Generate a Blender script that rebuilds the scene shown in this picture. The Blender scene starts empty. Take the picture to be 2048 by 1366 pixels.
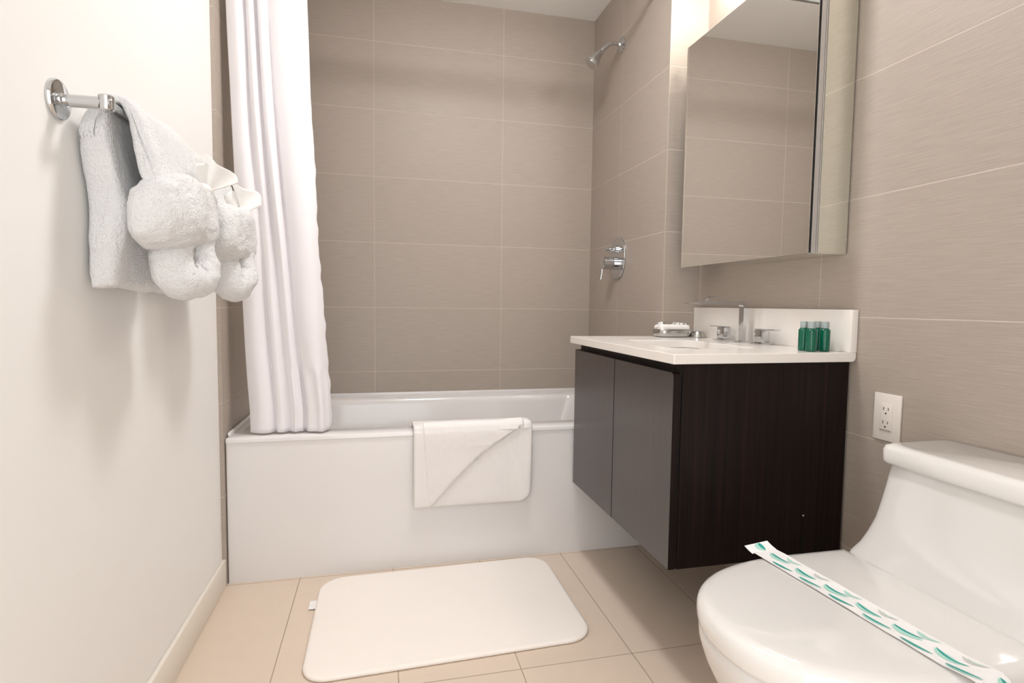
import bpy, bmesh, math, random
from mathutils import Vector, Matrix, noise

D = bpy.data
C = bpy.context.scene.collection
SC = bpy.context.scene
PI = math.pi

# ------------------------------------------------------------------ camera
def setup_camera():
    r = Vector((0.97324733, -0.22944335, 0.01205767))
    u = Vector((0.00354661, 0.06747568, 0.99771462))
    f = Vector((0.22973258, 0.97098032, -0.06648427))
    cam = D.cameras.new('camera'); o = D.objects.new('camera', cam); C.objects.link(o)
    m = Matrix(((r.x, u.x, -f.x, 0.0228), (r.y, u.y, -f.y, -2.729), (r.z, u.z, -f.z, 0.9281), (0, 0, 0, 1)))
    o.matrix_world = m
    cam.sensor_width = 36; cam.lens = 1118.27 * 36 / 2048
    cam.clip_start = 0.02
    SC.camera = o
setup_camera()
SC.view_settings.view_transform = 'Standard'
SC.view_settings.look = 'None'
SC.view_settings.gamma = 1
SC.view_settings.use_curve_mapping = False
SC.view_settings.exposure = 0.44
w = D.worlds.new('world'); SC.world = w; w.use_nodes = True
w.node_tree.nodes['Background'].inputs[0].default_value = (0.985, 0.99, 1.0, 1)
w.node_tree.nodes['Background'].inputs[1].default_value = 2.2

# key numbers of the room (metres)
XL, XC, XW = -0.4783, 1.0755, 1.2276      # left wall, shower end wall, vanity wall
YB, YE, YF = 0.0, -0.7777, -3.05          # back wall, end of the alcove, wall behind the camera
ZC = 2.3457
XMID = 0.37

def area(name, loc, rot, size, power, col, parent=None, size_y=None, spread=None):
    l = D.lights.new(name, 'AREA'); l.energy = power; l.color = col
    if size_y: l.shape = 'RECTANGLE'; l.size = size; l.size_y = size_y
    else: l.shape = 'DISK'; l.size = size
    if spread: l.spread = spread
    o = D.objects.new(name, l); C.objects.link(o); o.location = loc; o.rotation_euler = rot
    if parent:
        o.parent = parent; o.matrix_parent_inverse = parent.matrix_world.inverted()
    return o
L_CEIL, L_BULB = 52.0, 62.0            # radiance of the ceiling diffuser and of the vanity bulbs
COL_CEIL, COL_BULB = (1.0, 0.985, 0.995), (1.0, 0.95, 0.88)

# ------------------------------------------------------------------ materials
MATS = {}
def mat(name, col, rough=0.5, metal=0.0, spec=0.5, coat=0.0, trans=0.0, sheen=0.0, emit=None, estr=0, bump=None, ior=None, sss=0.0):
    m = D.materials.new(name); m.use_nodes = True
    nt = m.node_tree; b = nt.nodes['Principled BSDF']
    b.inputs['Base Color'].default_value = (*col, 1)
    b.inputs['Roughness'].default_value = rough
    b.inputs['Metallic'].default_value = metal
    b.inputs['Specular IOR Level'].default_value = spec
    b.inputs['Coat Weight'].default_value = coat
    b.inputs['Transmission Weight'].default_value = trans
    b.inputs['Sheen Weight'].default_value = sheen
    if ior: b.inputs['IOR'].default_value = ior
    if sss:
        b.inputs['Subsurface Weight'].default_value = sss; b.inputs['Subsurface Radius'].default_value = (.02, .02, .02)
    if emit:
        b.inputs['Emission Color'].default_value = (*emit, 1); b.inputs['Emission Strength'].default_value = estr
    if bump:
        scale, strength, dist = bump
        tc = nt.nodes.new('ShaderNodeTexCoord'); n = nt.nodes.new('ShaderNodeTexNoise')
        n.inputs['Scale'].default_value = scale; n.inputs['Detail'].default_value = 4
        bp = nt.nodes.new('ShaderNodeBump'); bp.inputs['Strength'].default_value = strength; bp.inputs['Distance'].default_value = dist
        nt.links.new(tc.outputs['Object'], n.inputs['Vector']); nt.links.new(n.outputs['Fac'], bp.inputs['Height'])
        nt.links.new(bp.outputs['Normal'], b.inputs['Normal'])
    MATS[name] = m
    return m

def tile_mat(name, axis, u0, du, v0, dv, vax, base, grout, gw=0.0034, rough=0.45, streak=True, var=0.03):
    """grid of tiles with straight joints; axis/vax = 0,1,2 world axes (objects carry world coordinates)"""
    m = D.materials.new(name); m.use_nodes = True
    nt = m.node_tree; N = nt.nodes; L = nt.links; b = N['Principled BSDF']
    geo = N.new('ShaderNodeTexCoord'); sep = N.new('ShaderNodeSeparateXYZ'); L.new(geo.outputs['Object'], sep.inputs[0])
    def math_(op, a, bb=None, c=None):
        n = N.new('ShaderNodeMath'); n.operation = op
        for i, x in enumerate((a, bb, c)):
            if x is None: continue
            if isinstance(x, (int, float)): n.inputs[i].default_value = x
            else: L.new(x, n.inputs[i])
        return n.outputs[0]
    def dist(out, o0, step):
        t = math_('DIVIDE', math_('SUBTRACT', out, o0), step)
        t = math_('ADD', t, 0.5)
        fr = math_('SUBTRACT', math_('FRACT', math_('ADD', t, 100.0)), 0.5)
        idx = math_('FLOOR', math_('SUBTRACT', t, 0.5))
        return math_('MULTIPLY', math_('ABSOLUTE', fr), step), idx
    d1, i1 = dist(sep.outputs[axis], u0, du)
    d2, i2 = dist(sep.outputs[vax], v0, dv)
    d = math_('MINIMUM', d1, d2)
    mr = N.new('ShaderNodeMapRange'); mr.inputs['From Min'].default_value = gw * 0.5 - 0.0004; mr.inputs['From Max'].default_value = gw * 0.5 + 0.0004
    L.new(d, mr.inputs['Value'])
    # fine brushed streaks along the tile
    mp = N.new('ShaderNodeMapping'); L.new(geo.outputs['Object'], mp.inputs['Vector'])
    sc = [14, 14, 14]
    sc[vax] = 420 if streak else 14
    mp.inputs['Scale'].default_value = sc
    nz = N.new('ShaderNodeTexNoise'); nz.inputs['Scale'].default_value = 1.0; nz.inputs['Detail'].default_value = 3
    L.new(mp.outputs['Vector'], nz.inputs['Vector'])
    wn = N.new('ShaderNodeTexWhiteNoise'); wn.noise_dimensions = '2D'
    cb = N.new('ShaderNodeCombineXYZ'); L.new(i1, cb.inputs[0]); L.new(i2, cb.inputs[1]); L.new(cb.outputs[0], wn.inputs['Vector'])
    val = math_('ADD', math_('MULTIPLY', math_('SUBTRACT', nz.outputs['Fac'], 0.5), 0.30 if streak else 0.05),
                math_('MULTIPLY', math_('SUBTRACT', wn.outputs['Value'], 0.5), var))
    val = math_('ADD', val, 1.0)
    vm = N.new('ShaderNodeVectorMath'); vm.operation = 'SCALE'; vm.inputs[0].default_value = base; L.new(val, vm.inputs['Scale'])
    mx = N.new('ShaderNodeMix'); mx.data_type = 'RGBA'
    L.new(mr.outputs['Result'], mx.inputs['Factor']); mx.inputs[6].default_value = (*grout, 1); L.new(vm.outputs[0], mx.inputs[7])
    L.new(mx.outputs[2], b.inputs['Base Color'])
    mr2 = N.new('ShaderNodeMapRange'); mr2.inputs['To Min'].default_value = 0.85; mr2.inputs['To Max'].default_value = rough
    L.new(mr.outputs['Result'], mr2.inputs['Value']); L.new(mr2.outputs['Result'], b.inputs['Roughness'])
    bp = N.new('ShaderNodeBump'); bp.inputs['Strength'].default_value = 0.6; bp.inputs['Distance'].default_value = 0.0012
    h = math_('ADD', mr.outputs['Result'], math_('MULTIPLY', nz.outputs['Fac'], 0.35 if streak else 0.03))
    L.new(h, bp.inputs['Height']); L.new(bp.outputs['Normal'], b.inputs['Normal'])
    b.inputs['Specular IOR Level'].default_value = 0.4
    MATS[name] = m
    return m

TB, TG = (0.41, 0.35, 0.298), (0.54, 0.475, 0.41)
ZR = 0.9061
tile_mat('tile_back', 0, 0.0, 0.61, ZR, 0.305, 2, TB, TG)
tile_mat('tile_shower', 1, -0.35, 0.61, ZR, 0.305, 2, TB, TG)
tile_mat('tile_vanity', 1, -1.3917, 0.61, ZR, 0.305, 2, TB, TG)
tile_mat('tile_return', 0, 0.6, 5.0, ZR, 0.305, 2, TB, TG)
tile_mat('tile_floor', 0, -0.2414, 0.306, -1.4061, 0.61, 1, (0.73, 0.605, 0.49), (0.42, 0.33, 0.25), gw=0.0026, rough=0.35, streak=False, var=0.02)
mat('paint', (0.88, 0.86, 0.83), 0.55, bump=(90, 0.08, 0.002))
mat('ceiling_paint', (0.90, 0.88, 0.85), 0.8)
mat('baseboard', (0.86, 0.80, 0.71), 0.4)
mat('acrylic', (0.80, 0.775, 0.76), 0.16, coat=0.3)
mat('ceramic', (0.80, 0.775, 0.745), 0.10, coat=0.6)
mat('ceramic_shaded', (0.72, 0.695, 0.665), 0.10, coat=0.6)  # same ceramic as the lid, darkened: shade on the tank put into the colour
mat('chrome', (0.60, 0.61, 0.62), 0.05, metal=1.0)
mat('chrome_soft', (0.50, 0.49, 0.47), 0.2, metal=1.0)
mat('mirror', (0.92, 0.92, 0.90), 0.0, metal=1.0)
mat('mirror_side', (0.85, 0.87, 0.80), 0.02, metal=1.0)
mat('aluminium', (0.66, 0.67, 0.68), 0.3, metal=0.9)
mat('black', (0.008, 0.007, 0.007), 0.6)
mat('quartz', (0.88, 0.83, 0.78), 0.22, coat=0.2)
mat('terry', (0.83, 0.825, 0.82), 0.95, sheen=0.3, bump=(230, 0.9, 0.006))
mat('terry_flat', (0.86, 0.825, 0.80), 0.95, sheen=0.2, bump=(600, 0.45, 0.002))
mat('ribbon_cloth', (0.90, 0.88, 0.85), 0.8, bump=(300, 0.2, 0.001))
mat('mat_cloth', (0.93, 0.87, 0.81), 0.9, bump=(260, 0.25, 0.0015))
mat('curtain', (0.84, 0.81, 0.825), 0.75, sheen=0.1, sss=0.0, bump=(500, 0.12, 0.001))
mat('plastic', (0.80, 0.74, 0.68), 0.35)
mat('trim_edge', (0.50, 0.44, 0.36), 0.4)
mat('slot', (0.05, 0.04, 0.035), 0.6)
mat('bottle_green', (0.0, 0.15, 0.085), 0.08, trans=0.35, ior=1.4, coat=0.3)
mat('bottle_cap', (0.33, 0.39, 0.38), 0.3)
mat('glass_white', (0.9, 0.86, 0.78), 0.4)
mat('lamp_glass', (0.9, 0.88, 0.85), 0.4, emit=COL_CEIL, estr=L_CEIL)
mat('bulb_glass', (0.9, 0.88, 0.85), 0.4, emit=COL_BULB, estr=L_BULB)
mat('paper', (0.90, 0.885, 0.87), 0.6)
mat('teal', (0.02, 0.34, 0.30), 0.5)
mat('teal_light', (0.42, 0.72, 0.62), 0.5)
mat('grey_print', (0.62, 0.62, 0.58), 0.5)

def wood_mat(name, c1, c2, rough, scale, coat=0.2, spec=0.5):
    m = D.materials.new(name); m.use_nodes = True; nt = m.node_tree; N = nt.nodes; L = nt.links; b = N['Principled BSDF']
    tc = N.new('ShaderNodeTexCoord'); mp = N.new('ShaderNodeMapping'); mp.inputs['Scale'].default_value = scale
    nz = N.new('ShaderNodeTexNoise'); nz.inputs['Scale'].default_value = 1; nz.inputs['Detail'].default_value = 5; nz.inputs['Distortion'].default_value = 0.4
    cr = N.new('ShaderNodeValToRGB'); cr.color_ramp.elements[0].color = (*c1, 1); cr.color_ramp.elements[1].color = (*c2, 1)
    cr.color_ramp.elements[0].position = 0.35; cr.color_ramp.elements[1].position = 0.72
    L.new(tc.outputs['Object'], mp.inputs['Vector']); L.new(mp.outputs['Vector'], nz.inputs['Vector'])
    L.new(nz.outputs['Fac'], cr.inputs[0]); L.new(cr.outputs[0], b.inputs['Base Color'])
    b.inputs['Specular IOR Level'].default_value = spec; b.inputs['Roughness'].default_value = rough; b.inputs['Coat Weight'].default_value = coat; b.inputs['Coat Roughness'].default_value = 0.25
    MATS[name] = m
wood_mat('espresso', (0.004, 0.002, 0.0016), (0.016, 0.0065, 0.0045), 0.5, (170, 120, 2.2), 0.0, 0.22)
wood_mat('espresso_door_sheen', (0.040, 0.028, 0.025), (0.052, 0.037, 0.033), 0.36, (90, 130, 2.0), 0.4)  # same wood as the panels, lightened: grazing sheen put into the colour

# ------------------------------------------------------------------ helpers
def obj(name, bm, material, parent=None, smooth=True, angle=35, mats=None):
    me = D.meshes.new(name)
    bmesh.ops.recalc_face_normals(bm, faces=bm.faces)
    bm.to_mesh(me); bm.free()
    for mm in (mats or [material]): me.materials.append(MATS[mm])
    if smooth:
        for p in me.polygons: p.use_smooth = True
        me.set_sharp_from_angle(angle=math.radians(angle))
    o = D.objects.new(name, me); C.objects.link(o)
    if parent:
        o.parent = parent
        o.matrix_parent_inverse = Matrix.Translation(-Vector(parent.location))
    return o
def thing(name, label, cat, loc, group=None):
    o = D.objects.new(name, None); C.objects.link(o); o.location = loc; o.empty_display_size = 0.05
    o['label'] = label; o['category'] = cat
    if group: o['group'] = group
    return o
def tag(o, label, cat, group=None):
    o['label'] = label; o['category'] = cat
    if group: o['group'] = group
    return o
def struct(o):
    o['kind'] = 'structure'; return o

def add_box(bm, x0, x1, y0, y1, z0, z1, bevel=0.0, seg=2):
    vs = [bm.verts.new((x, y, z)) for x in (x0, x1) for y in (y0, y1) for z in (z0, z1)]
    idx = [(0, 1, 3, 2), (4, 6, 7, 5), (0, 4, 5, 1), (2, 3, 7, 6), (0, 2, 6, 4), (1, 5, 7, 3)]
    fs = [bm.faces.new([vs[i] for i in f]) for f in idx]
    if bevel > 0:
        es = list({e for f in fs for e in f.edges})
        bmesh.ops.bevel(bm, geom=es, offset=bevel, segments=seg, profile=0.5, affect='EDGES')
    return bm
def box(*a, **k):
    bm = bmesh.new(); add_box(bm, *a, **k); return bm
def loft(bm, loops, cap0=True, cap1=True, closed=True, mi=0):
    rows = [[bm.verts.new(p) for p in lp] for lp in loops]
    n = len(rows[0])
    for a, b in zip(rows, rows[1:]):
        for i in range(n if closed else n - 1):
            j = (i + 1) % n
            f = bm.faces.new((a[i], a[j], b[j], b[i])); f.material_index = mi
    if cap0: bm.faces.new(rows[0][::-1]).material_index = mi
    if cap1: bm.faces.new(rows[-1]).material_index = mi
    return rows
def frame_axes(d):
    d = d.normalized(); a = Vector((0, 0, 1)) if abs(d.z) < 0.9 else Vector((1, 0, 0))
    s = d.cross(a).normalized(); return s, s.cross(d).normalized()
def add_lathe(bm, origin, axis, prof, n=32, mi=0, sx=1.0, sy=1.0, side=None, up=None):
    """prof = [(distance along axis, radius)...]"""
    axis = Vector(axis).normalized(); o = Vector(origin)
    s, u = (Vector(side), Vector(up)) if side else frame_axes(axis)
    loops = []
    for t, r in prof:
        r = max(r, 1e-5)
        loops.append([o + axis * t + s * (r * sx * math.cos(2 * PI * i / n)) + u * (r * sy * math.sin(2 * PI * i / n)) for i in range(n)])
    loft(bm, loops, mi=mi)
def spline(pts, n):
    P = [Vector(p) for p in pts]; out = []
    m = len(P) - 1
    for k in range(n + 1):
        t = k / n * m; i = min(int(t), m - 1); f = t - i
        p0, p1, p2, p3 = P[max(i - 1, 0)], P[i], P[i + 1], P[min(i + 2, m)]
        out.append(0.5 * ((2 * p1) + (p2 - p0) * f + (2 * p0 - 5 * p1 + 4 * p2 - p3) * f * f + (3 * p1 - p0 - 3 * p2 + p3) * f ** 3))
    return out
def closed_spline(pts, per=6):
    P = [Vector(p) for p in pts]; n = len(P); out = []
    for i in range(n):
        p0, p1, p2, p3 = P[i - 1], P[i], P[(i + 1) % n], P[(i + 2) % n]
        for k in range(per):
            f = k / per
            out.append(0.5 * ((2 * p1) + (p2 - p0) * f + (2 * p0 - 5 * p1 + 4 * p2 - p3) * f * f + (3 * p1 - p0 - 3 * p2 + p3) * f ** 3))
    return out
def add_tube(bm, pts, r, n=16, steps=40, radii=None, flat=(1, 1), smooth_path=True, ref=None):
    path = spline(pts, steps) if smooth_path else [Vector(p) for p in pts]
    if radii:
        rr = [v.x for v in spline([(q, 0, 0) for q in radii], len(path) - 1)]
    else: rr = [r] * len(path)
    loops = []; s = None
    for i, p in enumerate(path):
        t = (path[min(i + 1, len(path) - 1)] - path[max(i - 1, 0)]).normalized()
        if s is None:
            s = Vector(ref) if ref else frame_axes(t)[0]
        s = (s - t * s.dot(t)).normalized(); u = t.cross(s)
        loops.append([p + s * (rr[i] * flat[0] * math.cos(2 * PI * k / n)) + u * (rr[i] * flat[1] * math.sin(2 * PI * k / n)) for k in range(n)])
    loft(bm, loops)
def fuzz(bm, a1=0.004, f1=11, a2=0.0015, f2=45, seed=0.0):
    bm.normal_update()
    off = Vector((seed, seed * 1.7, -seed))
    mv = []
    for v in bm.verts:
        p = v.co + off
        mv.append(v.normal * (a1 * noise.noise(p * f1) + a2 * noise.noise(p * f2)))
    for v, m in zip(bm.verts, mv): v.co += m
def rrect(x0, x1, y0, y1, r, z, n=8):
    out = []
    for cx, cy, a0 in ((x1 - r, y1 - r, 0), (x0 + r, y1 - r, 90), (x0 + r, y0 + r, 180), (x1 - r, y0 + r, 270)):
        for k in range(n + 1):
            a = math.radians(a0 + 90 * k / n)
            out.append(Vector((cx + r * math.cos(a), cy + r * math.sin(a), z)))
    return out
def sstep(a, b, x):
    t = min(1, max(0, (x - a) / (b - a))); return t * t * (3 - 2 * t)

# ------------------------------------------------------------------ room shell
T = 0.1
struct(obj('floor', box(XL - T, XW + T, YF - T, YB + T, -0.1, 0), 'tile_floor', smooth=False))
struct(obj('ceiling', box(XL - T, XW + T, YF - T, YB + T, ZC, ZC + 0.1), 'ceiling_paint', smooth=False))
struct(obj('wall_back', box(XL - T, XC, YB, YB + T, 0, ZC), 'tile_back', smooth=False))
struct(obj('wall_left', box(XL - T, XL, YF, -0.80, 0, ZC), 'paint', smooth=False))
struct(obj('wall_left_alcove', box(XL - T, -0.4668, -0.80, YB, 0, ZC), 'tile_shower', smooth=False))
struct(obj('wall_right', box(XW, XW + T, YF, YE, 0, ZC), 'tile_vanity', smooth=False))
bm = box(XC, XW + T, YE, YB + T, 0, ZC)
for f in bm.faces:
    if abs(f.normal.y) > 0.9 or True:
        f.normal_update()
        f.material_index = 1 if abs(f.normal.y) > 0.9 else 0
struct(obj('wall_shower', bm, None, smooth=False, mats=['tile_shower', 'tile_return']))
# wall behind the camera with an open doorway to the hall
bm = bmesh.new()
add_box(bm, XL - T, -0.40, YF - T, YF, 0, ZC); add_box(bm, 0.55, XW + T, YF - T, YF, 0, ZC); add_box(bm, -0.40, 0.55, YF - T, YF, 2.05, ZC)
struct(obj('wall_front', bm, 'paint', smooth=False))
bm = bmesh.new()
add_box(bm, XL, XL + 0.012, YF, -0.8005, 0, 0.0913, bevel=0.003)
struct(obj('baseboard_left', bm, 'baseboard'))
# slim metal edge where the tile of the alcove meets the painted wall
struct(obj('trim_1', box(XC - 0.0015, XC + 0.0015, YE - 0.0015, YE + 0.0015, 0, ZC), 'trim_edge', smooth=False))

# ------------------------------------------------------------------ lamps (out of the frame, they light the room)
t = thing('ceiling_light', 'round flush ceiling light in the middle of the bathroom', 'light', (0.40, -1.25, ZC))
bm = bmesh.new(); add_lathe(bm, (0.40, -1.25, ZC), (0, 0, -1), [(0, .15), (.02, .15), (.025, .145)], 40); obj('base', bm, 'chrome_soft', t)
bm = bmesh.new(); add_lathe(bm, (0.40, -1.25, ZC - .025), (0, 0, -1), [(0, .142), (.014, .14), (.032, .115), (.042, .07), (.045, .001)], 40); obj('diffuser', bm, 'lamp_glass', t)
t = thing('vanity_light', 'wall light with three round bulbs above the mirrored cabinet', 'light', (XW, -1.15, 2.15))
obj('mount', box(1.20, XW, -1.36, -.94, 2.09, 2.13, bevel=.004), 'chrome_soft', t)
for y in (-.98, -1.15, -1.32):
    bm = bmesh.new(); add_lathe(bm, (1.165, y, 2.118), (0, 0, -1), [(-.008, .002), (-.006, .012), (0, .014), (.004, .014), (.006, .01)], 16); add_tube(bm, [(1.2, y, 2.11), (1.165, y, 2.122)], .006, 10, 4); obj('bulb_holder', bm, 'chrome_soft', t)
    bm = bmesh.new(); bmesh.ops.create_uvsphere(bm, u_segments=20, v_segments=12, radius=.03); bmesh.ops.translate(bm, vec=(1.165, y, 2.083), verts=bm.verts); obj('bulb', bm, 'bulb_glass', t)

# ------------------------------------------------------------------ bathtub
TX0, TX1, TY0, ZT = -0.4653, XC - 0.002, -0.789, 0.4844
t = thing('bathtub', 'white alcove bathtub with a flat front panel along the grey tiled wall', 'bathtub', ((TX0 + TX1) / 2, TY0 / 2, 0))
bm = bmesh.new()
n = 8
o_ = lambda dx, dy, z, r=.006: rrect(TX0 + dx, TX1 - dx * .2, TY0 + dy, -0.003, r, z, n)
loops = [o_(0, 0.004, 0), o_(0, 0.004, 0.466), o_(0, 0.0, 0.469), o_(0, 0, .4785), o_(.001, .0015, .4825), o_(.003, .004, ZT)]
def inn(x0, x1, y0, y1, r, z): return rrect(x0, x1, y0, y1, r, z, n)
loops += [inn(-.375, .98, -.70, -.095, .06, ZT), inn(-.368, .973, -.693, -.102, .058, ZT - .006), inn(-.36, .965, -.686, -.108, .06, ZT - .03),
          inn(-.30, .93, -.66, -.13, .08, .30), inn(-.24, .90, -.63, -.16, .1, .14), inn(-.18, .86, -.57, -.22, .1, .105)]
loft(bm, loops)
obj('tub_body', bm, 'acrylic', t, angle=50)
bm = bmesh.new()
add_box(bm, TX0, TX1, -0.016, -0.001, ZT - .002, .5005, bevel=.004)
add_box(bm, TX0 + .0005, TX0 + .010, TY0 + .03, -0.003, ZT - .002, .497, bevel=.003)
obj('tile_flange', bm, 'acrylic', t)
bm = bmesh.new(); add_lathe(bm, (.34, -.395, .1045), (0, 0, 1), [(0, .03), (.003, .03), (.004, .022)], 24); obj('drain', bm, 'chrome', t)

# ------------------------------------------------------------------ shower curtain and rod
t = thing('curtain_rod', 'chrome shower curtain rod across the tub alcove', 'rod', (XL, -.72, 2.17))
bm = bmesh.new(); add_lathe(bm, (-.464, -.72, 2.17), (1, 0, 0), [(0, .0125), (XC + .462, .0125)], 20); obj('rod', bm, 'chrome', t)
for x, s in ((-.4668, 1), (XC, -1)):
    bm = bmesh.new(); add_lathe(bm, (x, -.72, 2.17), (s, 0, 0), [(0, .03), (.008, .03), (.014, .02), (.03, .018)], 24); obj('flange', bm, 'chrome', t)

# outline of the gathered cloth seen from above: (x, y) at the top and at the hem
top = [(-.452, -.742), (-.425, -.757), (-.412, -.750), (-.400, -.728), (-.394, -.750), (-.382, -.758), (-.374, -.735), (-.366, -.726), (-.360, -.750), (-.347, -.757), (-.340, -.738),
       (-.334, -.725), (-.322, -.745), (-.29, -.762), (-.25, -.760), (-.225, -.735), (-.212, -.700), (-.222, -.675)]
bot = [(-.397, -.744), (-.362, -.764), (-.334, -.758), (-.318, -.732), (-.312, -.755), (-.296, -.765), (-.282, -.742), (-.274, -.732), (-.264, -.752), (-.250, -.764), (-.236, -.745),
       (-.226, -.732), (-.212, -.752), (-.186, -.768), (-.166, -.767), (-.152, -.748), (-.143, -.720), (-.152, -.690)]
bm = bmesh.new(); rows = []
NS, NZ = 136, 110
st = spline([(a, b, 0) for a, b in top], NS); sb = spline([(a, b, 0) for a, b in bot], NS)
for j in range(NZ + 1):
    f = j / NZ; z = .4915 + (2.155 - .4915) * f
    g = 1 - f
    row = []
    # the cloth hangs straight for most of the height and swings out toward the hem
    wgt = min(1, .05 + 1.02 * (g ** 1.55))
    for i in range(NS + 1):
        p = st[i].lerp(sb[i], wgt)
        e = i / NS
        amp = .68 + .2 * math.sin(3.1 * z + i * .05)
        x, y = p.x, -.745 + (p.y + .745) * amp
        if e > .83:                                    # loosely waving free edge
            q = (e - .83) / .17
            x += q * sstep(1.75, 1.1, z) * (.0022 * math.sin(z * 61) + .0018 * math.sin(z * 97 + 1)) + q * .006 * noise.noise(Vector((z * 4, 3, 1)))
        x += .004 * noise.noise(Vector((e * 5, z * 2.2, 7)))
        y += .006 * noise.noise(Vector((e * 7, z * 3, 2)))
        if f < .12 and .5 < e < .9: y += .004 * math.sin(e * 60)
        row.append(bm.verts.new((x, min(max(y, -.779), -.66), z)))
    rows.append(row)
for a, b in zip(rows, rows[1:]):
    for i in range(NS): bm.faces.new((a[i], a[i + 1], b[i + 1], b[i]))
o = obj('shower_curtain', bm, 'curtain', None, angle=180)
sm = o.modifiers.new('thick', 'SOLIDIFY'); sm.thickness = .0016; sm.offset = 0
tag(o, 'white fabric shower curtain gathered at the left end of the bathtub', 'curtain')

# ------------------------------------------------------------------ shower head and valve
t = thing('shower_fixture', 'chrome shower head on a curved arm high on the tiled end wall', 'shower head', (XC, -.342, 2.083))
bm = bmesh.new(); add_lathe(bm, (XC, -.342, 2.083), (-1, 0, 0), [(0, .032), (.004, .032), (.009, .026), (.014, .013), (.02, .011)], 32); obj('wall_flange', bm, 'chrome', t)
bm = bmesh.new(); add_tube(bm, [(XC - .005, -.342, 2.083), (1.045, -.342, 2.086), (1.015, -.342, 2.078), (.985, -.342, 2.055), (.968, -.342, 2.035)], .0085, 16, 30); obj('arm', bm, 'chrome', t)
ax = Vector((-.62, 0, -.785)).normalized()
bm = bmesh.new(); add_lathe(bm, (.975, -.342, 2.044), ax, [(0, .009), (.004, .013), (.012, .015), (.03, .019), (.05, .026), (.068, .031), (.074, .031), (.075, .026)], 36); obj('spray_head', bm, 'chrome', t)
bm = bmesh.new(); add_lathe(bm, Vector((.975, -.342, 2.044)) + ax * .0745, ax, [(0, .027), (.003, .026), (.0035, .02)], 36); obj('spray_face', bm, 'chrome_soft', t)

t = thing('shower_valve', 'chrome oval shower valve with two handles on the tiled end wall', 'shower valve', (XC, -.366, 1.142))
bm = bmesh.new(); add_lathe(bm, (XC, -.352, 1.142), (-1, 0, 0), [(0, 1), (.006, 1), (.009, .97), (.0095, .9)], 56, side=(0, 1, 0), up=(0, 0, 1), sx=.086, sy=.095); obj('plate', bm, 'chrome', t)
bm = bmesh.new(); add_lathe(bm, (XC - .008, -.35, 1.182), (-1, 0, 0), [(0, .017), (.010, .017), (.012, .010), (.034, .010), (.036, .0085), (.056, .0085), (.057, .006)], 28); kn = obj('diverter_handle', bm, 'chrome', t)
obj('diverter_lever', box(1.034, 1.042, -.385, -.315, 1.1785, 1.1855, bevel=.0025), 'chrome', kn)
bm = bmesh.new(); add_lathe(bm, (XC - .008, -.352, 1.118), (-1, 0, 0), [(0, .028), (.022, .028), (.024, .024), (.026, .0275), (.068, .0275), (.071, .024)], 36); kn = obj('temperature_handle', bm, 'chrome', t)
bm = bmesh.new(); add_tube(bm, [(.999, -.352, 1.096), (.997, -.352, 1.07), (.993, -.352, 1.044)], .0032, 10, 10); obj('lever', bm, 'chrome', kn)

# ------------------------------------------------------------------ vanity cabinet
VX, VY0, VY1, VZ0 = .7153, -1.5125, -.8093, .2757
t = thing('vanity_cabinet', 'wall hung dark brown wood vanity cabinet under the white countertop', 'cabinet', (.97, -1.15, VZ0))
bm = bmesh.new()
# side panels with a rounded upper front corner, top recessed behind the doors
def side_panel(y0, y1):
    bm = bmesh.new()
    prof = [(XW - .008, VZ0), (XW - .008, .7885), (.735, .7885)]
    prof += [(.735, .7885 - .0), (.735, VZ0)]
    prof = [(XW - .008, VZ0), (XW - .008, .7885), (.738, .7885), (.7365, .787), (.7365, VZ0)]
    loft(bm, [[Vector((x, y0, z)) for x, z in prof], [Vector((x, y1, z)) for x, z in prof]])
    return bm
obj('side_panel', side_panel(VY0, VY0 + .018), 'espresso', t, smooth=False)
obj('side_panel', side_panel(VY1 - .018, VY1), 'espresso', t, smooth=False)
obj('bottom_panel', box(.7365, XW - .008, VY0 + .018, VY1 - .018, VZ0, VZ0 + .018), 'espresso', t, smooth=False)
obj('back_panel', box(XW - .012, XW - .002, VY0 + .018, VY1 - .018, VZ0 + .018, .7885), 'espresso', t, smooth=False)
obj('top_rail', box(.7365, .7545, VY0 + .018, VY1 - .018, .71, .7885), 'espresso', t, smooth=False)
bm = box(.7335, .737, VY0 + .004, VY1 - .004, VZ0 + .003, .770)
obj('shadow_gap', bm, 'black', t, smooth=False)
def door(y0, y1, near):
    # slab with a rounded upper near corner; front face coloured lighter for its sheen, edges darker for shade
    z1, r = .7675, .014
    prof = [(y0, VZ0)]
    if near: prof += [(y0 + r - r * math.cos(math.radians(a)), z1 - r + r * math.sin(math.radians(a))) for a in range(0, 91, 15)]
    else: prof += [(y0, z1)]
    prof += [(y1, z1), (y1, VZ0)]
    pr_ = lambda x, d: [Vector((x, min(max(y, y0 + d), y1 - d), min(max(z, VZ0 + d), z1 - d))) for y, z in prof]
    bm = bmesh.new()
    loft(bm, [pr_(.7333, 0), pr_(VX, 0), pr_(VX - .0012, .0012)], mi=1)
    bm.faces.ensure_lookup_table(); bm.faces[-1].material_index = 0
    return bm
obj('door', door(VY0 + .001, -1.1625, True), None, t, smooth=False, mats=['espresso_door_sheen', 'espresso'])
obj('door', door(-1.1600, VY1, False), None, t, smooth=False, mats=['espresso_door_sheen', 'espresso'])
bm = bmesh.new(); add_lathe(bm, (1.10, VY0, .385), (0, -1, 0), [(0, .0022), (.0006, .002)], 10); obj('screw_cap', bm, 'paper', t)

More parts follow.
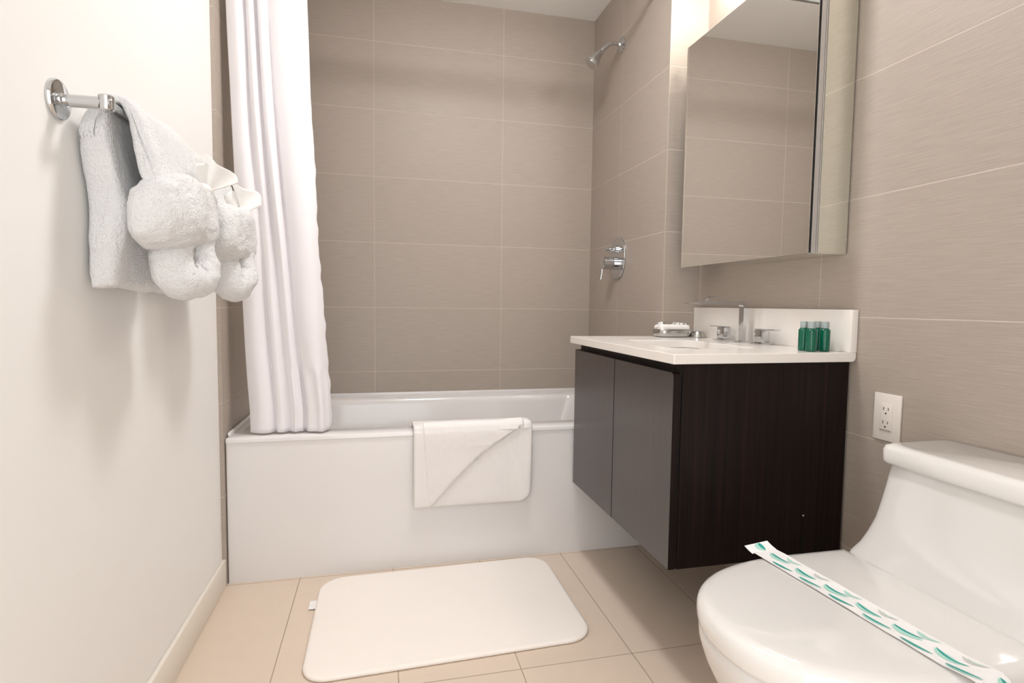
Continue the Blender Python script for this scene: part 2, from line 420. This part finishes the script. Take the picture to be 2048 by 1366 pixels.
# countertop with a sink opening
CT0, CT1 = .7895, .8138
t = thing('countertop', 'white quartz vanity countertop with upstand along the tiled wall', 'countertop', (.97, -1.15, CT0))
bm = bmesh.new()
CX0, CY0, CY1 = .7041, -1.5273, YE - .001
SX0, SX1, SY0, SY1 = .80, 1.05, -1.38, -1.02
n = 8
outer = lambda z, d=0, e=0: rrect(CX0 + d, XW - .001 - e, CY0 + d, CY1, .003, z, n)
inner = lambda z, d=0: rrect(SX0 - d, SX1 + d, SY0 - d, SY1 + d, .045, z, n)
loops = [inner(CT0), outer(CT0, .001, .010), outer(CT0 + .0015, 0, .006), outer(CT0 + .005, 0, .002), outer(CT0 + .010), outer(CT1 - .0015), outer(CT1, .001), inner(CT1, .001), inner(CT1 - .0015), inner(CT0)]
loft(bm, loops, cap0=False, cap1=False)
bmesh.ops.remove_doubles(bm, verts=bm.verts, dist=1e-6)
obj('slab', bm, 'quartz', t, angle=30)
bm = bmesh.new()
# upstand with a rounded lower near corner
add_box(bm, XW - .02, XW - .001, CY0, CY1, CT1 + .0001, .9245, bevel=.001)
obj('upstand', bm, 'quartz', t, angle=30)

t = thing('sink', 'white undermount sink basin set into the vanity countertop', 'sink', (.925, -1.2, .66))
bm = bmesh.new()
si = lambda d, z, r=.045: rrect(SX0 + d, SX1 - d, SY0 + d, SY1 - d, r, z, n)
loft(bm, [si(-.028, .786), si(-.028, .7893), si(-.003, .7893), si(0, .785), si(.006, .74), si(.015, .70), si(.04, .68), si(.05, .672), si(.04, .665), si(-.02, .70), si(-.028, .786)], cap0=False, cap1=False)
rr = si(.05, .672); bm.faces.new([bm.verts.new(p) for p in rr])
bmesh.ops.remove_doubles(bm, verts=bm.verts, dist=1e-5)
obj('basin', bm, 'ceramic', t, angle=50)
bm = bmesh.new(); add_lathe(bm, (.925, -1.2, .6722), (0, 0, 1), [(0, .022), (.002, .022), (.003, .016)], 24); obj('drain', bm, 'chrome', t)

# faucet
t = thing('faucet', 'chrome widespread faucet with a square flat spout on the vanity countertop', 'faucet', (1.17, -1.13, CT1))
Z0 = CT1 + .0004
bm = bmesh.new(); add_box(bm, 1.150, 1.192, -1.150, -1.112, Z0, Z0 + .004, bevel=.001); obj('spout_base', bm, 'chrome', t)
# spout: flat band bent up and over the basin
band = [(1.1765, Z0 + .003), (1.1765, .936), (1.1745, .942), (1.169, .9455), (1.037, .9455), (1.02, .9445), (.967, .9395),
        (.967, .9370), (1.02, .9350), (1.037, .9345), (1.158, .9345), (1.163, .933), (1.165, .928), (1.165, Z0 + .003)]
bm = bmesh.new(); loft(bm, [[Vector((x, -1.143, z)) for x, z in band], [Vector((x, -1.119, z)) for x, z in band]])
obj('spout', bm, 'chrome', t, angle=30)
bm = bmesh.new()
lip = spline([(1.036, 0, .944), (1.040, 0, .953), (1.048, 0, .959), (1.060, 0, .962), (1.070, 0, .9615)], 16)
lp2 = [p + Vector((.0022, 0, -.0028)) for p in reversed(lip)]
sec = [Vector((p.x, 0, p.z)) for p in lip + lp2]
loft(bm, [[p + Vector((0, -1.1385, 0)) for p in sec], [p + Vector((0, -1.1235, 0)) for p in sec]]); obj('spout_lip', bm, 'chrome', t, angle=60)
def handle(y, s):
    bm = bmesh.new(); add_box(bm, 1.143, 1.193, y - .026, y + .026, Z0, Z0 + .004, bevel=.001); h = obj('handle_base', bm, 'chrome', t)
    bm = bmesh.new(); add_box(bm, 1.153, 1.183, y - .018, y + .018, Z0 + .003, .8585, bevel=.0018); obj('handle_block', bm, 'chrome', h)
    y0, y1 = (y - .016, y + .062) if s > 0 else (y - .066, y + .018)
    bm = bmesh.new(); add_box(bm, 1.154, 1.182, y0, y1, .8587, .8622, bevel=.0012); obj('handle_lever', bm, 'chrome', h)
handle(-1.035, 1); handle(-1.232, -1)

# soap dish, small chrome stopper, bottles
DC = (1.085, -.835)
t = thing('soap_dish', 'oval chrome dish holding wrapped soaps at the far end of the countertop', 'dish', (DC[0], DC[1], CT1))
bm = bmesh.new()
dl = lambda a, b, z: [Vector((DC[0] + a * math.copysign(abs(math.cos(q)) ** .6, math.cos(q)), DC[1] + b * math.copysign(abs(math.sin(q)) ** .6, math.sin(q)), z)) for q in [2 * PI * k / 40 for k in range(40)]]
z0 = CT1 + .0004
loft(bm, [dl(.060, .036, z0), dl(.066, .041, z0 + .003), dl(.069, .044, z0 + .012), dl(.069, .044, z0 + .026), dl(.067, .042, z0 + .029), dl(.064, .039, z0 + .028), dl(.062, .037, z0 + .008), dl(.05, .03, z0 + .005)])
obj('dish_body', bm, 'chrome_soft', t, angle=60)
bm = bmesh.new()
add_box(bm, DC[0] - .061, DC[0] + .058, DC[1] - .033, DC[1] + .030, z0 + .0085, z0 + .046, bevel=.010, seg=3)
bmesh.ops.subdivide_edges(bm, edges=bm.edges, cuts=3, use_grid_fill=True)
fuzz(bm, .003, 40, .001, 100)
o = obj('wrapped_soap', bm, 'ribbon_cloth', None, angle=180)
tag(o, 'white wrapped soap with crumpled top lying in the oval dish', 'soap')
# crumpled wrapping frills
bm = bmesh.new()
for cx, wd, hh in ((-.045, .020, .017), (.012, .022, .015), (.036, .018, .013), (.056, .012, .010)):
    pts = []
    for k in range(13):
        a = k / 12
        pts.append(Vector((DC[0] + cx - wd + 2 * wd * a, DC[1] + .010 * math.sin(a * 15 + cx * 90), z0 + .036)))
    tops = [p + Vector((.003 * math.sin(i * 2.3), .006 * math.cos(i * 1.9), (.006 + hh * .8) * (abs(math.sin(PI * i / 12)) ** .5) * (.85 + .3 * random.Random(i + int(cx * 999)).random()))) for i, p in enumerate(pts)]
    bk = [p + Vector((0, .004, 0)) for p in reversed(pts)]; tk = [p + Vector((0, .004, 0)) for p in reversed(tops)]
    loft(bm, [pts + bk, tops + tk])
obj('wrapping_frill', bm, 'ribbon_cloth', o, angle=60)
SXC, SYC = 1.170, -.875
bm = bmesh.new(); add_lathe(bm, (SXC, SYC, z0), (0, 0, 1), [(0, .028), (.002, .030), (.008, .027), (.018, .0225), (.0215, .020), (.023, .014), (.0235, .001)], 36)
o = obj('chrome_stopper', bm, 'chrome_soft', None, angle=40)
tag(o, 'small low chrome knob beside the soap dish by the upstand end', 'stopper')

def bottle(x, y, label):
    t = thing('toiletry_bottle', label, 'bottle', (x, y, z0), 'green toiletry bottles on the countertop')
    bm = bmesh.new(); add_lathe(bm, (x, y, z0), (0, 0, 1), [(0, .0115), (.001, .0128), (.003, .0132), (.054, .0132), (.0575, .0122), (.059, .009), (.061, .0085), (.061, .001)], 28)
    obj('bottle_body', bm, 'bottle_green', t, angle=50)
    bm = bmesh.new(); add_lathe(bm, (x, y, z0 + .0605), (0, 0, 1), [(0, .0092), (.0005, .0098), (.0165, .0096), (.0175, .0088), (.0175, .001)], 28)
    obj('cap', bm, 'bottle_cap', t, angle=50)
    return t
bottle(1.1195, -1.489, 'green toiletry bottle in front, second from the left of the four')
bottle(1.1630, -1.487, 'green toiletry bottle in front, nearest the near end of the upstand')
bottle(1.1240, -1.457, 'green toiletry bottle standing behind at the left end of the four')
bottle(1.1680, -1.455, 'green toiletry bottle behind, third from the left, between the two front bottles')

# ------------------------------------------------------------------ mirrored medicine cabinet
MX, MY0, MY1, MZ0, MZ1 = 1.105, -1.480, -.849, 1.070, 1.855
t = thing('mirror_cabinet', 'mirrored medicine cabinet mounted on the tiled wall above the vanity', 'cabinet', (1.18, -1.15, MZ0))
obj('cabinet_body', box(MX + .030, XW - .001, MY0 + .004, MY1 - .045, MZ0 + .0025, MZ1 - .004), 'black', t, smooth=False)
obj('side_mirror', box(MX + .0295, XW - .004, MY0, MY0 + .004, MZ0 + .002, MZ1, bevel=.0005), 'mirror_side', t, smooth=False)
obj('frame_strip', box(MX + .0085, MX + .0225, MY0, MY0 + .006, MZ0, MZ1), 'aluminium', t, smooth=False)
obj('frame_strip', box(MX + .0235, MX + .0280, MY0, MY0 + .006, MZ0 + .002, MZ1), 'aluminium', t, smooth=False)
obj('mirror_door', box(MX, MX + .0012, MY0, MY1, MZ0, MZ1), 'mirror', t, smooth=False)
obj('mirror_backing', box(MX + .0012, MX + .005, MY0 + .0005, MY1 - .0005, MZ0 + .0005, MZ1 - .0005), 'black', t, smooth=False)
obj('bottom_panel', box(MX + .005, XW - .001, MY0 + .004, MY1 - .075, MZ0, MZ0 + .002), 'mirror_side', t, smooth=False)
obj('door_back', box(MX + .005, MX + .022, MY0 + .007, MY1 - .004, MZ0 + .002, MZ1 - .003), 'black', t, smooth=False)
obj('seal', box(MX + .022, MX + .030, MY0 + .007, MY1 - .045, MZ0 + .004, MZ1 - .004), 'black', t, smooth=False)

# ------------------------------------------------------------------ outlet
t = thing('wall_outlet', 'white duplex wall outlet on the tiled wall above the toilet tank', 'outlet', (XW, -1.629, .664))
OY, OZ = -1.629, .664
obj('cover_plate', box(XW - .006, XW, OY - .037, OY + .037, OZ - .058, OZ + .058, bevel=.0025), 'plastic', t, angle=30)
rc = obj('receptacle', box(XW - .0085, XW - .004, OY - .0165, OY + .0165, OZ - .0335, OZ + .0335, bevel=.0012), 'plastic', t, angle=30)
bm = bmesh.new()
for dz in (.019, -.014):
    for dy, h in ((.0065, .008), (-.0065, .0065)):
        add_box(bm, XW - .0088, XW - .008, OY + dy - .0009, OY + dy + .0009, OZ + dz - h / 2 + .002, OZ + dz + h / 2 + .002)
    add_lathe(bm, (XW - .008, OY, OZ + dz - .009), (-1, 0, 0), [(0, .0023), (.0008, .0023)], 12)
add_box(bm, XW - .0088, XW - .008, OY - .015, OY + .015, OZ - .0315, OZ - .0305)
obj('socket_slots', bm, 'slot', rc, smooth=False)

# ------------------------------------------------------------------ towel bar
BX, BY0, BY1, BZ = -.408, -1.671, -1.06, 1.245
t = thing('towel_bar', 'chrome towel bar on round wall flanges on the white left wall', 'towel bar', (XL, -1.37, BZ))
for y in (BY0, BY1):
    bm = bmesh.new(); add_lathe(bm, (XL, y, BZ), (1, 0, 0), [(0, .032), (.004, .032), (.007, .030), (.008, .027)], 40); fl = obj('flange', bm, 'chrome', t)
    bm = bmesh.new(); add_lathe(bm, (XL + .006, y, BZ), (1, 0, 0), [(0, .0105), (.004, .0105), (.006, .0085), (.012, .0085), (.014, .010), (BX - XL - .006 + .008, .010), (BX - XL + .004, .0075)], 28); obj('post', bm, 'chrome', t)
    bm = bmesh.new(); add_lathe(bm, (BX, y, BZ - .0125), (0, 0, 1), [(0, .010), (.002, .0115), (.023, .0115), (.025, .010)], 28); obj('knuckle', bm, 'chrome', t)
bm = bmesh.new(); add_lathe(bm, (BX, BY0, BZ), (0, 1, 0), [(0, .0095), (BY1 - BY0, .0095)], 24); obj('bar', bm, 'chrome', t)

# ------------------------------------------------------------------ towels on the bar
def bath_towel(y0, y1, label, seed):
    out = [(-.468, .955), (-.472, 1.02), (-.4725, 1.10), (-.470, 1.18), (-.462, 1.235), (-.445, 1.266), (-.418, 1.279), (-.390, 1.272), (-.366, 1.245), (-.350, 1.205), (-.338, 1.165), (-.332, 1.135), (-.334, 1.125),
           (-.350, 1.12), (-.366, 1.125), (-.378, 1.14), (-.384, 1.165), (-.390, 1.205), (-.397, 1.238), (-.4085, 1.2575), (-.420, 1.238), (-.421, 1.20), (-.416, 1.14), (-.412, 1.08), (-.424, 1.02), (-.430, .960), (-.448, .948)]
    base = closed_spline([(x, 0, z) for x, z in out], 5)
    cen = Vector((-.41, 0, 1.12))
    # centreline of the drape used to thin the ends
    bm = bmesh.new(); loops = []
    NY = 60
    for k in range(NY + 1):
        f = .5 - .5 * math.cos(PI * k / NY); f = f * .7 + .3 * k / NY; y = y0 + (y1 - y0) * f
        e = min(1, min(f, 1 - f) * (y1 - y0) / .024)
        th = .22 + .78 * math.sqrt(max(0, 1 - (1 - e) ** 2))
        lp = []
        m = len(base)
        for i, p in enumerate(base):
            q = base[(int(m * 26.5 / 27) - i) % m]           # opposite face
            mid = (p + q) * .5
            c = mid + (p - mid) * th
            yy = y
            if c.x < -.405 and c.z < 1.2:                    # the wall side drop splays a little toward the room's near end
                yy += .030 * (1 - f) * sstep(1.24, 1.10, c.z)
            lp.append(Vector((c.x, yy + .003 * math.sin(c.z * 30 + seed), c.z)))
        loops.append(lp)
    loft(bm, loops)
    fuzz(bm, .008, 9, .0022, 55, seed)
    for v in bm.verts:
        v.co.x = max(v.co.x, XL + .003)
        d = Vector((v.co.x - BX, v.co.z - BZ)); 
        if d.length < .0105: d = d.normalized() * .0105; v.co.x = BX + d.x; v.co.z = BZ + d.y
    o = obj('bath_towel', bm, 'terry', None, angle=180)
    return tag(o, label, 'towel', 'white bath towels on the bar')
bath_towel(-1.640, -1.385, 'white bath towel folded over the near half of the towel bar', 1.0)
bath_towel(-1.375, -1.095, 'white bath towel folded over the far half of the towel bar', 5.0)

def puff(cy, cx, cz, rx, ry, rz, label, seed):
    bm = bmesh.new()
    N, M = 110, 64; loops = []
    for j in range(1, M):
        ph = -PI / 2 + PI * j / M
        cz_, sz_ = math.cos(ph), math.sin(ph)
        zz = cz + rz * math.copysign(abs(sz_) ** .62, sz_)
        lp = []
        for i in range(N):
            a = 2 * PI * i / N
            ex = .72
            c = math.copysign(abs(math.cos(a)) ** ex, math.cos(a)); s = math.copysign(abs(math.sin(a)) ** ex, math.sin(a))
            rr = abs(cz_) ** .60
            x = cx + rx * rr * c; y = cy + ry * rr * s
            # pinch at the top where the cloth is gathered under the bow
            lp.append(Vector((x, y, zz + .012 * (x - cx) / rx)))
        loops.append(lp)
    loft(bm, loops)
    fuzz(bm, .011, 13, .0035, 60, seed); fuzz(bm, .0012, 110, .0008, 200, seed)
    o = obj('hand_towel', bm, 'terry', None, angle=180)
    return tag(o, label, 'towel', 'gathered hand towels over the bath towels')
puff(-1.535, -.352, 1.088, .060, .128, .062, 'white hand towel gathered in a puffy bundle around the near bath towel', 2.0)
puff(-1.215, -.345, 1.088, .062, .130, .064, 'white hand towel gathered in a puffy bundle around the far bath towel', 9.0)

def loop_cloth(cy, cx, label, seed):
    bm = bmesh.new()
    pts = [(cx - .012, cy - .032, 1.060), (cx - .014, cy - .038, 1.015), (cx - .008, cy - .034, .978), (cx + .002, cy - .010, .9665), (cx + .010, cy + .016, .972),
           (cx + .016, cy + .032, .998), (cx + .014, cy + .032, 1.03), (cx + .008, cy + .030, 1.062)]
    add_tube(bm, pts, .03, 40, 90, radii=[.026, .031, .034, .036, .036, .034, .031, .028], flat=(1.15, 1.0), ref=(1, 0, 0))
    fuzz(bm, .007, 20, .0028, 70, seed); fuzz(bm, .001, 160, .0008, 260, seed)
    o = obj('washcloth', bm, 'terry', None, angle=180)
    bm = bmesh.new()
    add_tube(bm, [(cx - .004, cy + .072, 1.07), (cx + .002, cy + .078, 1.02), (cx + .002, cy + .074, .98), (cx - .002, cy + .058, .955)], .03, 24, 30, radii=[.026, .027, .026, .016], ref=(1, 0, 0))
    fuzz(bm, .005, 20, .002, 80, seed + 3)
    obj('loose_end', bm, 'terry', o, angle=180)
    return tag(o, label, 'towel', 'looped washcloths under the hand towels')
loop_cloth(-1.500, -.348, 'white washcloth hanging in a rolled loop below the near hand towel', 3.0)
loop_cloth(-1.190, -.336, 'white washcloth hanging in a rolled loop below the far hand towel', 6.0)

def bow(cx, cy, cz, label, k):
    bm = bmesh.new()
    # two folded cloth wings rising from a pinched knot
    for s, tilt, hgt, wid in ((-1, .2, .052, .052), (1, -.1, .060, .060)):
        NU, NV = 22, 12; g = []
        for i in range(NU + 1):
            u = i / NU; col = []
            a = (u - .5) * 1.5 * (1.0) + .45 * s
            for j in range(NV + 1):
                v = j / NV
                r = v * (hgt * 1.1 + .006 * math.sin(u * 9 + k))
                rad = math.sin(a) * r * 1.02
                z = cz + math.cos(a) * r - (.010 if s < 0 else 0) * v
                y = cy + rad * .45 + .010 * v * math.sin(u * 8 + k + s) - .012 * v * v
                x = cx + rad * .80 + (.004 if s > 0 else 0)
                col.append(bm.verts.new((x, y, z)))
            g.append(col)
        for i in range(NU):
            for j in range(NV): bm.faces.new((g[i][j], g[i + 1][j], g[i + 1][j + 1], g[i][j + 1]))
    o = obj('cloth_bow', bm, 'ribbon_cloth', None, angle=180)
    m = o.modifiers.new('thick', 'SOLIDIFY'); m.thickness = .0022; m.offset = 0
    bm = bmesh.new()
    add_lathe(bm, (cx + .002, cy - .03, cz + .002), (0, 1, 0), [(0, .004), (.006, .010), (.03, .013), (.052, .010), (.058, .004)], 18)
    fuzz(bm, .003, 60, .001, 150)
    obj('knot', bm, 'ribbon_cloth', o, angle=180)
    return tag(o, label, 'bow', 'cloth bows on the gathered towels')
bow(-.318, -1.478, 1.146, 'off white cloth bow pinned on top of the near towel bundle', 0)
bow(-.318, -1.185, 1.148, 'off white cloth bow pinned on top of the far towel bundle', 2)

# ------------------------------------------------------------------ towel over the tub rim
bm = bmesh.new()
path = spline([(0, -.672, .418), (0, -.682, .47), (0, -.697, .4985), (0, -.74, .5035), (0, -.785, .501), (0, -.800, .488), (0, -.8035, .45), (0, -.804, .34), (0, -.8035, .217)], 120)
NXs = 170
X0, X1 = .134, .557
def tpt(i, j, side):
    u = i / NXs; p = path[j]; x = X0 + (X1 - X0) * u
    a = path[max(j - 1, 0)]; b = path[min(j + 1, 120)]; tg = (b - a).normalized(); nn = Vector((0, tg.z, -tg.y))
    if nn.dot(Vector((0, -.4, .6))) < 0 and p.z > .47: nn = -nn
    nn = Vector((0, -tg.z, tg.y)); 
    if nn.y > 0 and p.y < -.79: nn = -nn
    if p.y < -.79 and p.z < .49: nn = Vector((0, -1, 0))
    y, z = p.y, p.z
    # rounded lower right and other corners
    if p.y < -.79:
        bot = (.2205 - .217) * (1 - u)
        r = .05
        if x > X1 - r and z < .217 + r:
            pass
    th = .009
    if side:
        if p.y < -.75:
            dz = z if p.z < .49 else .5
            # line of the folded edge from upper right to lower left
            xd = .192 + (dz - .222) * (.515 - .192) / (.495 - .222)
            xd -= .030 * math.sin(PI * min(1, max(0, (dz - .222) / .273)) ** 1.3)
            xl = .168 + (.49 - dz) * .075
            h = .0085 * (1 - sstep(xd - .003, xd + .003, x)) * sstep(xl - .003, xl + .002, x)
            h += .003 * (1 - sstep(xl - .003, xl + .002, x))
            th += h
            # woven bands
            if x > xd + .01 and x < .44: th += .0016 * math.exp(-((z - .300) / .003) ** 2)
            if x < xd - .01 and x > .235: th += .0016 * math.exp(-((z - .430 - (x - .3) * .03) / .003) ** 2)
        else: th += .009 * sstep(.150, .162, x)
        th += .0022 * noise.noise(Vector((x * 9, z * 9, 4))) + .0008 * noise.noise(Vector((x * 60, z * 60, 4)))
        e = min(u, 1 - u) * NXs / 5
        if e < 1: th *= .35 + .65 * math.sqrt(max(0, 1 - (1 - e) ** 2))
        e = (120 - j) / 4
        if e < 1: th *= .35 + .65 * math.sqrt(max(0, 1 - (1 - e) ** 2))
        if p.y < -.795 and x > .47: th += .006 * sstep(.47, .54, x) * sstep(.5, .3, z)
        if p.z > .485: th += .006 * sstep(.42, .50, x) * (1 - sstep(.53, .557, x)) - .004 * (1 - sstep(.150, .165, x))
        y += nn.y * th; z += nn.z * th
    # corner rounding by pulling the outline in
    if p.y < -.79:
        r = .045; dx = x - (X1 - r); dzz = (.217 + r) - z
        if dx > 0 and dzz > 0:
            L = math.hypot(dx, dzz)
            mx_ = max(dx, dzz)
            if L > 0: x = (X1 - r) + dx * mx_ / L; z = (.217 + r) - dzz * mx_ / L
        x -= .004 * sstep(.5, .25, z) * (u > .5)
    return Vector((x, y, z))
G = [[[bm.verts.new(tpt(i, j, s)) for j in range(121)] for i in range(NXs + 1)] for s in (0, 1)]
for s in (0, 1):
    for i in range(NXs):
        for j in range(120): bm.faces.new((G[s][i][j], G[s][i + 1][j], G[s][i + 1][j + 1], G[s][i][j + 1]))
for i in range(NXs):
    for j in (0, 120): bm.faces.new((G[0][i][j], G[0][i + 1][j], G[1][i + 1][j], G[1][i][j]))
for j in range(120):
    for i in (0, NXs): bm.faces.new((G[0][i][j], G[0][i][j + 1], G[1][i][j + 1], G[1][i][j]))
o = obj('folded_towel', bm, 'terry_flat', None, angle=60)
tag(o, 'white towel with a diagonal fold hanging over the front rim of the bathtub', 'towel')

# ------------------------------------------------------------------ bath mat
bm = bmesh.new()
MA0, MA1, MB0, MB1 = -.166, .602, -1.343, -.822
def mat_outline(inset, z):
    lp = rrect(MA0 + inset, MA1 - inset, MB0 + inset, MB1 - inset, .072 - inset, 0, 14)
    out = []
    for p in lp:
        v = (p.y - MB0) / (MB1 - MB0); u = (p.x - MA0) / (MA1 - MA0)
        x = p.x - .012 * math.sin(PI * v) * 0 + (-.010) * (1 - v) * (1 - u) + .010 * u * v * 0
        y = p.y - .016 * (1 - u) * (1 - v) + .012 * u * (1 - v) - .016 * (1 - u) * v
        x += .006 * math.sin(v * 7) * (1 - u)
        out.append(Vector((x, y, z + .002 * noise.noise(Vector((x * 5, y * 5, 0))))))
    return out
loops = [mat_outline(.004, .0006), mat_outline(0, .004), mat_outline(0, .009), mat_outline(.003, .0122), mat_outline(.010, .0134)]
loft(bm, loops, cap1=False)
# top surface
ring = [v for v in bm.verts][-len(loops[-1]):]
cap = bm.faces.new(ring)
for v in bm.verts: v.co.z = max(v.co.z, .0006)
t = obj('bath_mat', bm, 'mat_cloth', None, angle=60)
tag(t, 'white bath mat with rounded corners lying on the floor before the bathtub', 'mat')
obj('care_tag', box(-.190, -.163, -1.010, -.962, .004, .0052), 'paper', t, smooth=False)

# ------------------------------------------------------------------ toilet
TYC = -1.962
t = thing('toilet', 'white one piece toilet with closed lid beside the dark vanity', 'toilet', (.93, TYC, 0))
def tl(xf, xmid, xb, w, wb, z, n=2.3, N=48, nb=6):
    """outline: superellipse front from x=xf to xmid with half width w, straight to xb with half width wb"""
    out = []
    for k in range(N + 1):
        a = -PI / 2 + PI * k / N
        c = math.cos(a); s = math.sin(a)
        out.append(Vector((xmid - (xmid - xf) * abs(c) ** (2 / n), TYC + w * math.copysign(abs(s) ** (2 / n), s), z)))
    for k in range(1, nb + 1):
        f = k / nb; out.append(Vector((xmid + (xb - xmid) * f, TYC + w + (wb - w) * f, z)))
    for k in range(nb, 0, -1):
        f = k / nb; out.append(Vector((xmid + (xb - xmid) * f, TYC - w - (wb - w) * f, z)))
    return out
bm = bmesh.new()
XB = XW - .006
body = [tl(.66, .86, XB, .115, .12, 0), tl(.655, .86, XB, .118, .125, .02), tl(.668, .88, XB, .120, .14, .10), tl(.640, .88, XB, .145, .16, .18),
        tl(.592, .86, XB, .178, .180, .26), tl(.562, .845, XB, .194, .190, .32), tl(.553, .84, XB, .199, .194, .350), tl(.552, .84, XB, .199, .195, .366), tl(.556, .84, XB, .196, .194, .3735)]
# the seat deck runs back and sweeps up into the tank
body += [tl(.80, .90, XB, .175, .188, .374, 2.6)]
for xf, w, z, n in ((.955, .200, .378, 4), (.965, .200, .400, 6), (.985, .199, .4185, 8), (1.005, .197, .435, 8), (1.022, .194, .458, 9), (1.038, .191, .487, 10), (1.051, .1885, .525, 12), (1.061, .187, .565, 12), (1.068, .186, .600, 12), (1.069, .185, .605, 12)):
    body.append(tl(xf, xf + .075, XB, w, w, z, n))
loft(bm, body)
obj('toilet_body', bm, 'ceramic_shaded', t, angle=40)
# tank lid
bm = bmesh.new()
def ll(i, z):
    return rrect(1.052 + i, XB, TYC - .194 + i, TYC + .190 - i, .016, z, 6)
loft(bm, [ll(.010, .6035), ll(.004, .605), ll(.0, .611), ll(0, .634), ll(.003, .6425), ll(.010, .6455)])
obj('tank_lid', bm, 'ceramic', t, angle=60)
# lid
bm = bmesh.new()
sl = lambda d, z: tl(.549 + d, .84, .985 - d, .200 - d, .199 - d, z, 2.3)
loft(bm, [sl(.008, .3742), sl(.002, .3765), sl(-.001, .384), sl(-.002, .398), sl(-.001, .409), sl(.003, .4160), sl(.010, .4203), sl(.022, .4222), sl(.06, .4232), sl(.12, .4236)])
obj('lid', bm, 'ceramic', t, angle=60)

# paper band across the lid, with a printed leaf pattern
bm = bmesh.new()
def lidz(y):
    return .4243
PA, PB = Vector((.795, -1.757, 0)), Vector((.826, -2.172, 0))
def band_pt(s, v):
    """s: 0 far end .. 1 near edge of the lid, >1 hangs down; v -1..1 across"""
    wd = .0285
    d = (PB - PA).normalized(); nx = Vector((-d.y, d.x, 0))
    if s < 0:                                   # far end curls up past the lid
        q = -s
        p = PA - d * (q * .022); z = .4247 + .009 * q ** 1.4
        p = p + nx * (v * wd * 1.02)
        return Vector((p.x - .004 * q, p.y, z + .002 * v))
    if s <= 1:
        p = PA + (PB - PA) * s + nx * (v * wd)
        edge = 0
        y = p.y
        z = .4247 + .0022 * max(0, noise.noise(Vector((s * 7, v * .8, 0)))) + .0015 * (abs(v) ** 3)
        if s > .90: z += .004 * math.sin(PI * (s - .90) / .2)
        if s < .06: z -= .0
        return Vector((p.x, p.y, z))
    q = s - 1
    ang = min(q / .35, 1) * PI / 2
    R = .012
    p = PB + d * (R * math.sin(ang)) + nx * (v * wd); z = .4287 - R * (1 - math.cos(ang))
    if q > .35:
        z -= (q - .35) * .11
        p += d * .004 * (q - .35)
    return Vector((p.x + .01 * q * v * 0, p.y, z))
NSB, NV = 150, 10
S0, S1 = -1.0, 1.9
ss = [S0 + (0 - S0) * k / 14 for k in range(15)] + [k / 90 for k in range(1, 91)] + [1 + .9 * k / 34 for k in range(1, 35)]
g = [[bm.verts.new(band_pt(s, -1 + 2 * j / NV)) for j in range(NV + 1)] for s in ss]
for a, b in zip(g, g[1:]):
    for j in range(NV): bm.faces.new((a[j], a[j + 1], b[j + 1], b[j]))
# leaves: (s centre, v centre, half length in s, half width in v, slant, material)
def leaf(sc, vc, hl, hw, sl_, mi, curve=.25, lift=.0006):
    K = 14; A = []; B = []
    for k in range(K + 1):
        u = -1 + 2 * k / K
        wdt = hw * (1 - u * u) ** .7 * (1 + .35 * (-u))
        s = sc + u * hl; v = vc + sl_ * u + curve * (u * u - .5)
        def P(vv):
            vv = max(-.99, min(.99, vv)); p = band_pt(s, vv); e = band_pt(s + .004, vv) - p; f = band_pt(s, min(1, vv + .02)) - band_pt(s, min(1, vv + .02) - .02)
            nn = e.cross(f).normalized()
            if s <= 1.1 and nn.z < 0: nn = -nn
            if s > 1.1 and nn.y > 0: nn = -nn
            return p + nn * lift
        A.append(bm.verts.new(P(v - wdt))); B.append(bm.verts.new(P(v + wdt)))
    for k in range(K):
        f = bm.faces.new((A[k], A[k + 1], B[k + 1], B[k])); f.material_index = mi
rnd = random.Random(4)
for k in range(6):
    s = .085 + k * .158
    c = rnd.uniform(.15, .32)
    leaf(s, .05, .058, .24, .02, 2, c, .0005); leaf(s, .20 - .1 * (k % 2), .058, .075, .05 - .1 * (k % 2), 1, c, .0009)
    leaf(s + .072, -.60, .056, .15, .10, 2, c - .1, .0006); leaf(s + .070, -.62 + .08 * (k % 2), .056, .085, .10, 1, c - .1, .0010)
    leaf(s + .050, .66, .042, .12, .05, 3 if k % 2 else 2, .25, .0006); leaf(s + .055, .72, .030, .03, .05, 3 if k % 2 == 0 else 2, .2, .0009)
leaf(-.55, .0, .42, .30, 0, 2, .0, .0006); leaf(-.55, .18, .42, .14, 0, 1, .0, .0009)
leaf(1.35, -.55, .30, .22, .1, 1, .1, .0008); leaf(1.38, .5, .34, .32, .1, 2, .1, .0006); leaf(1.38, .62, .34, .10, .1, 1, .1, .001)
o = obj('paper_band', bm, None, None, angle=60, mats=['paper', 'teal', 'teal_light', 'grey_print'])
tag(o, 'white paper band printed with teal leaves laid across the toilet lid', 'paper band')
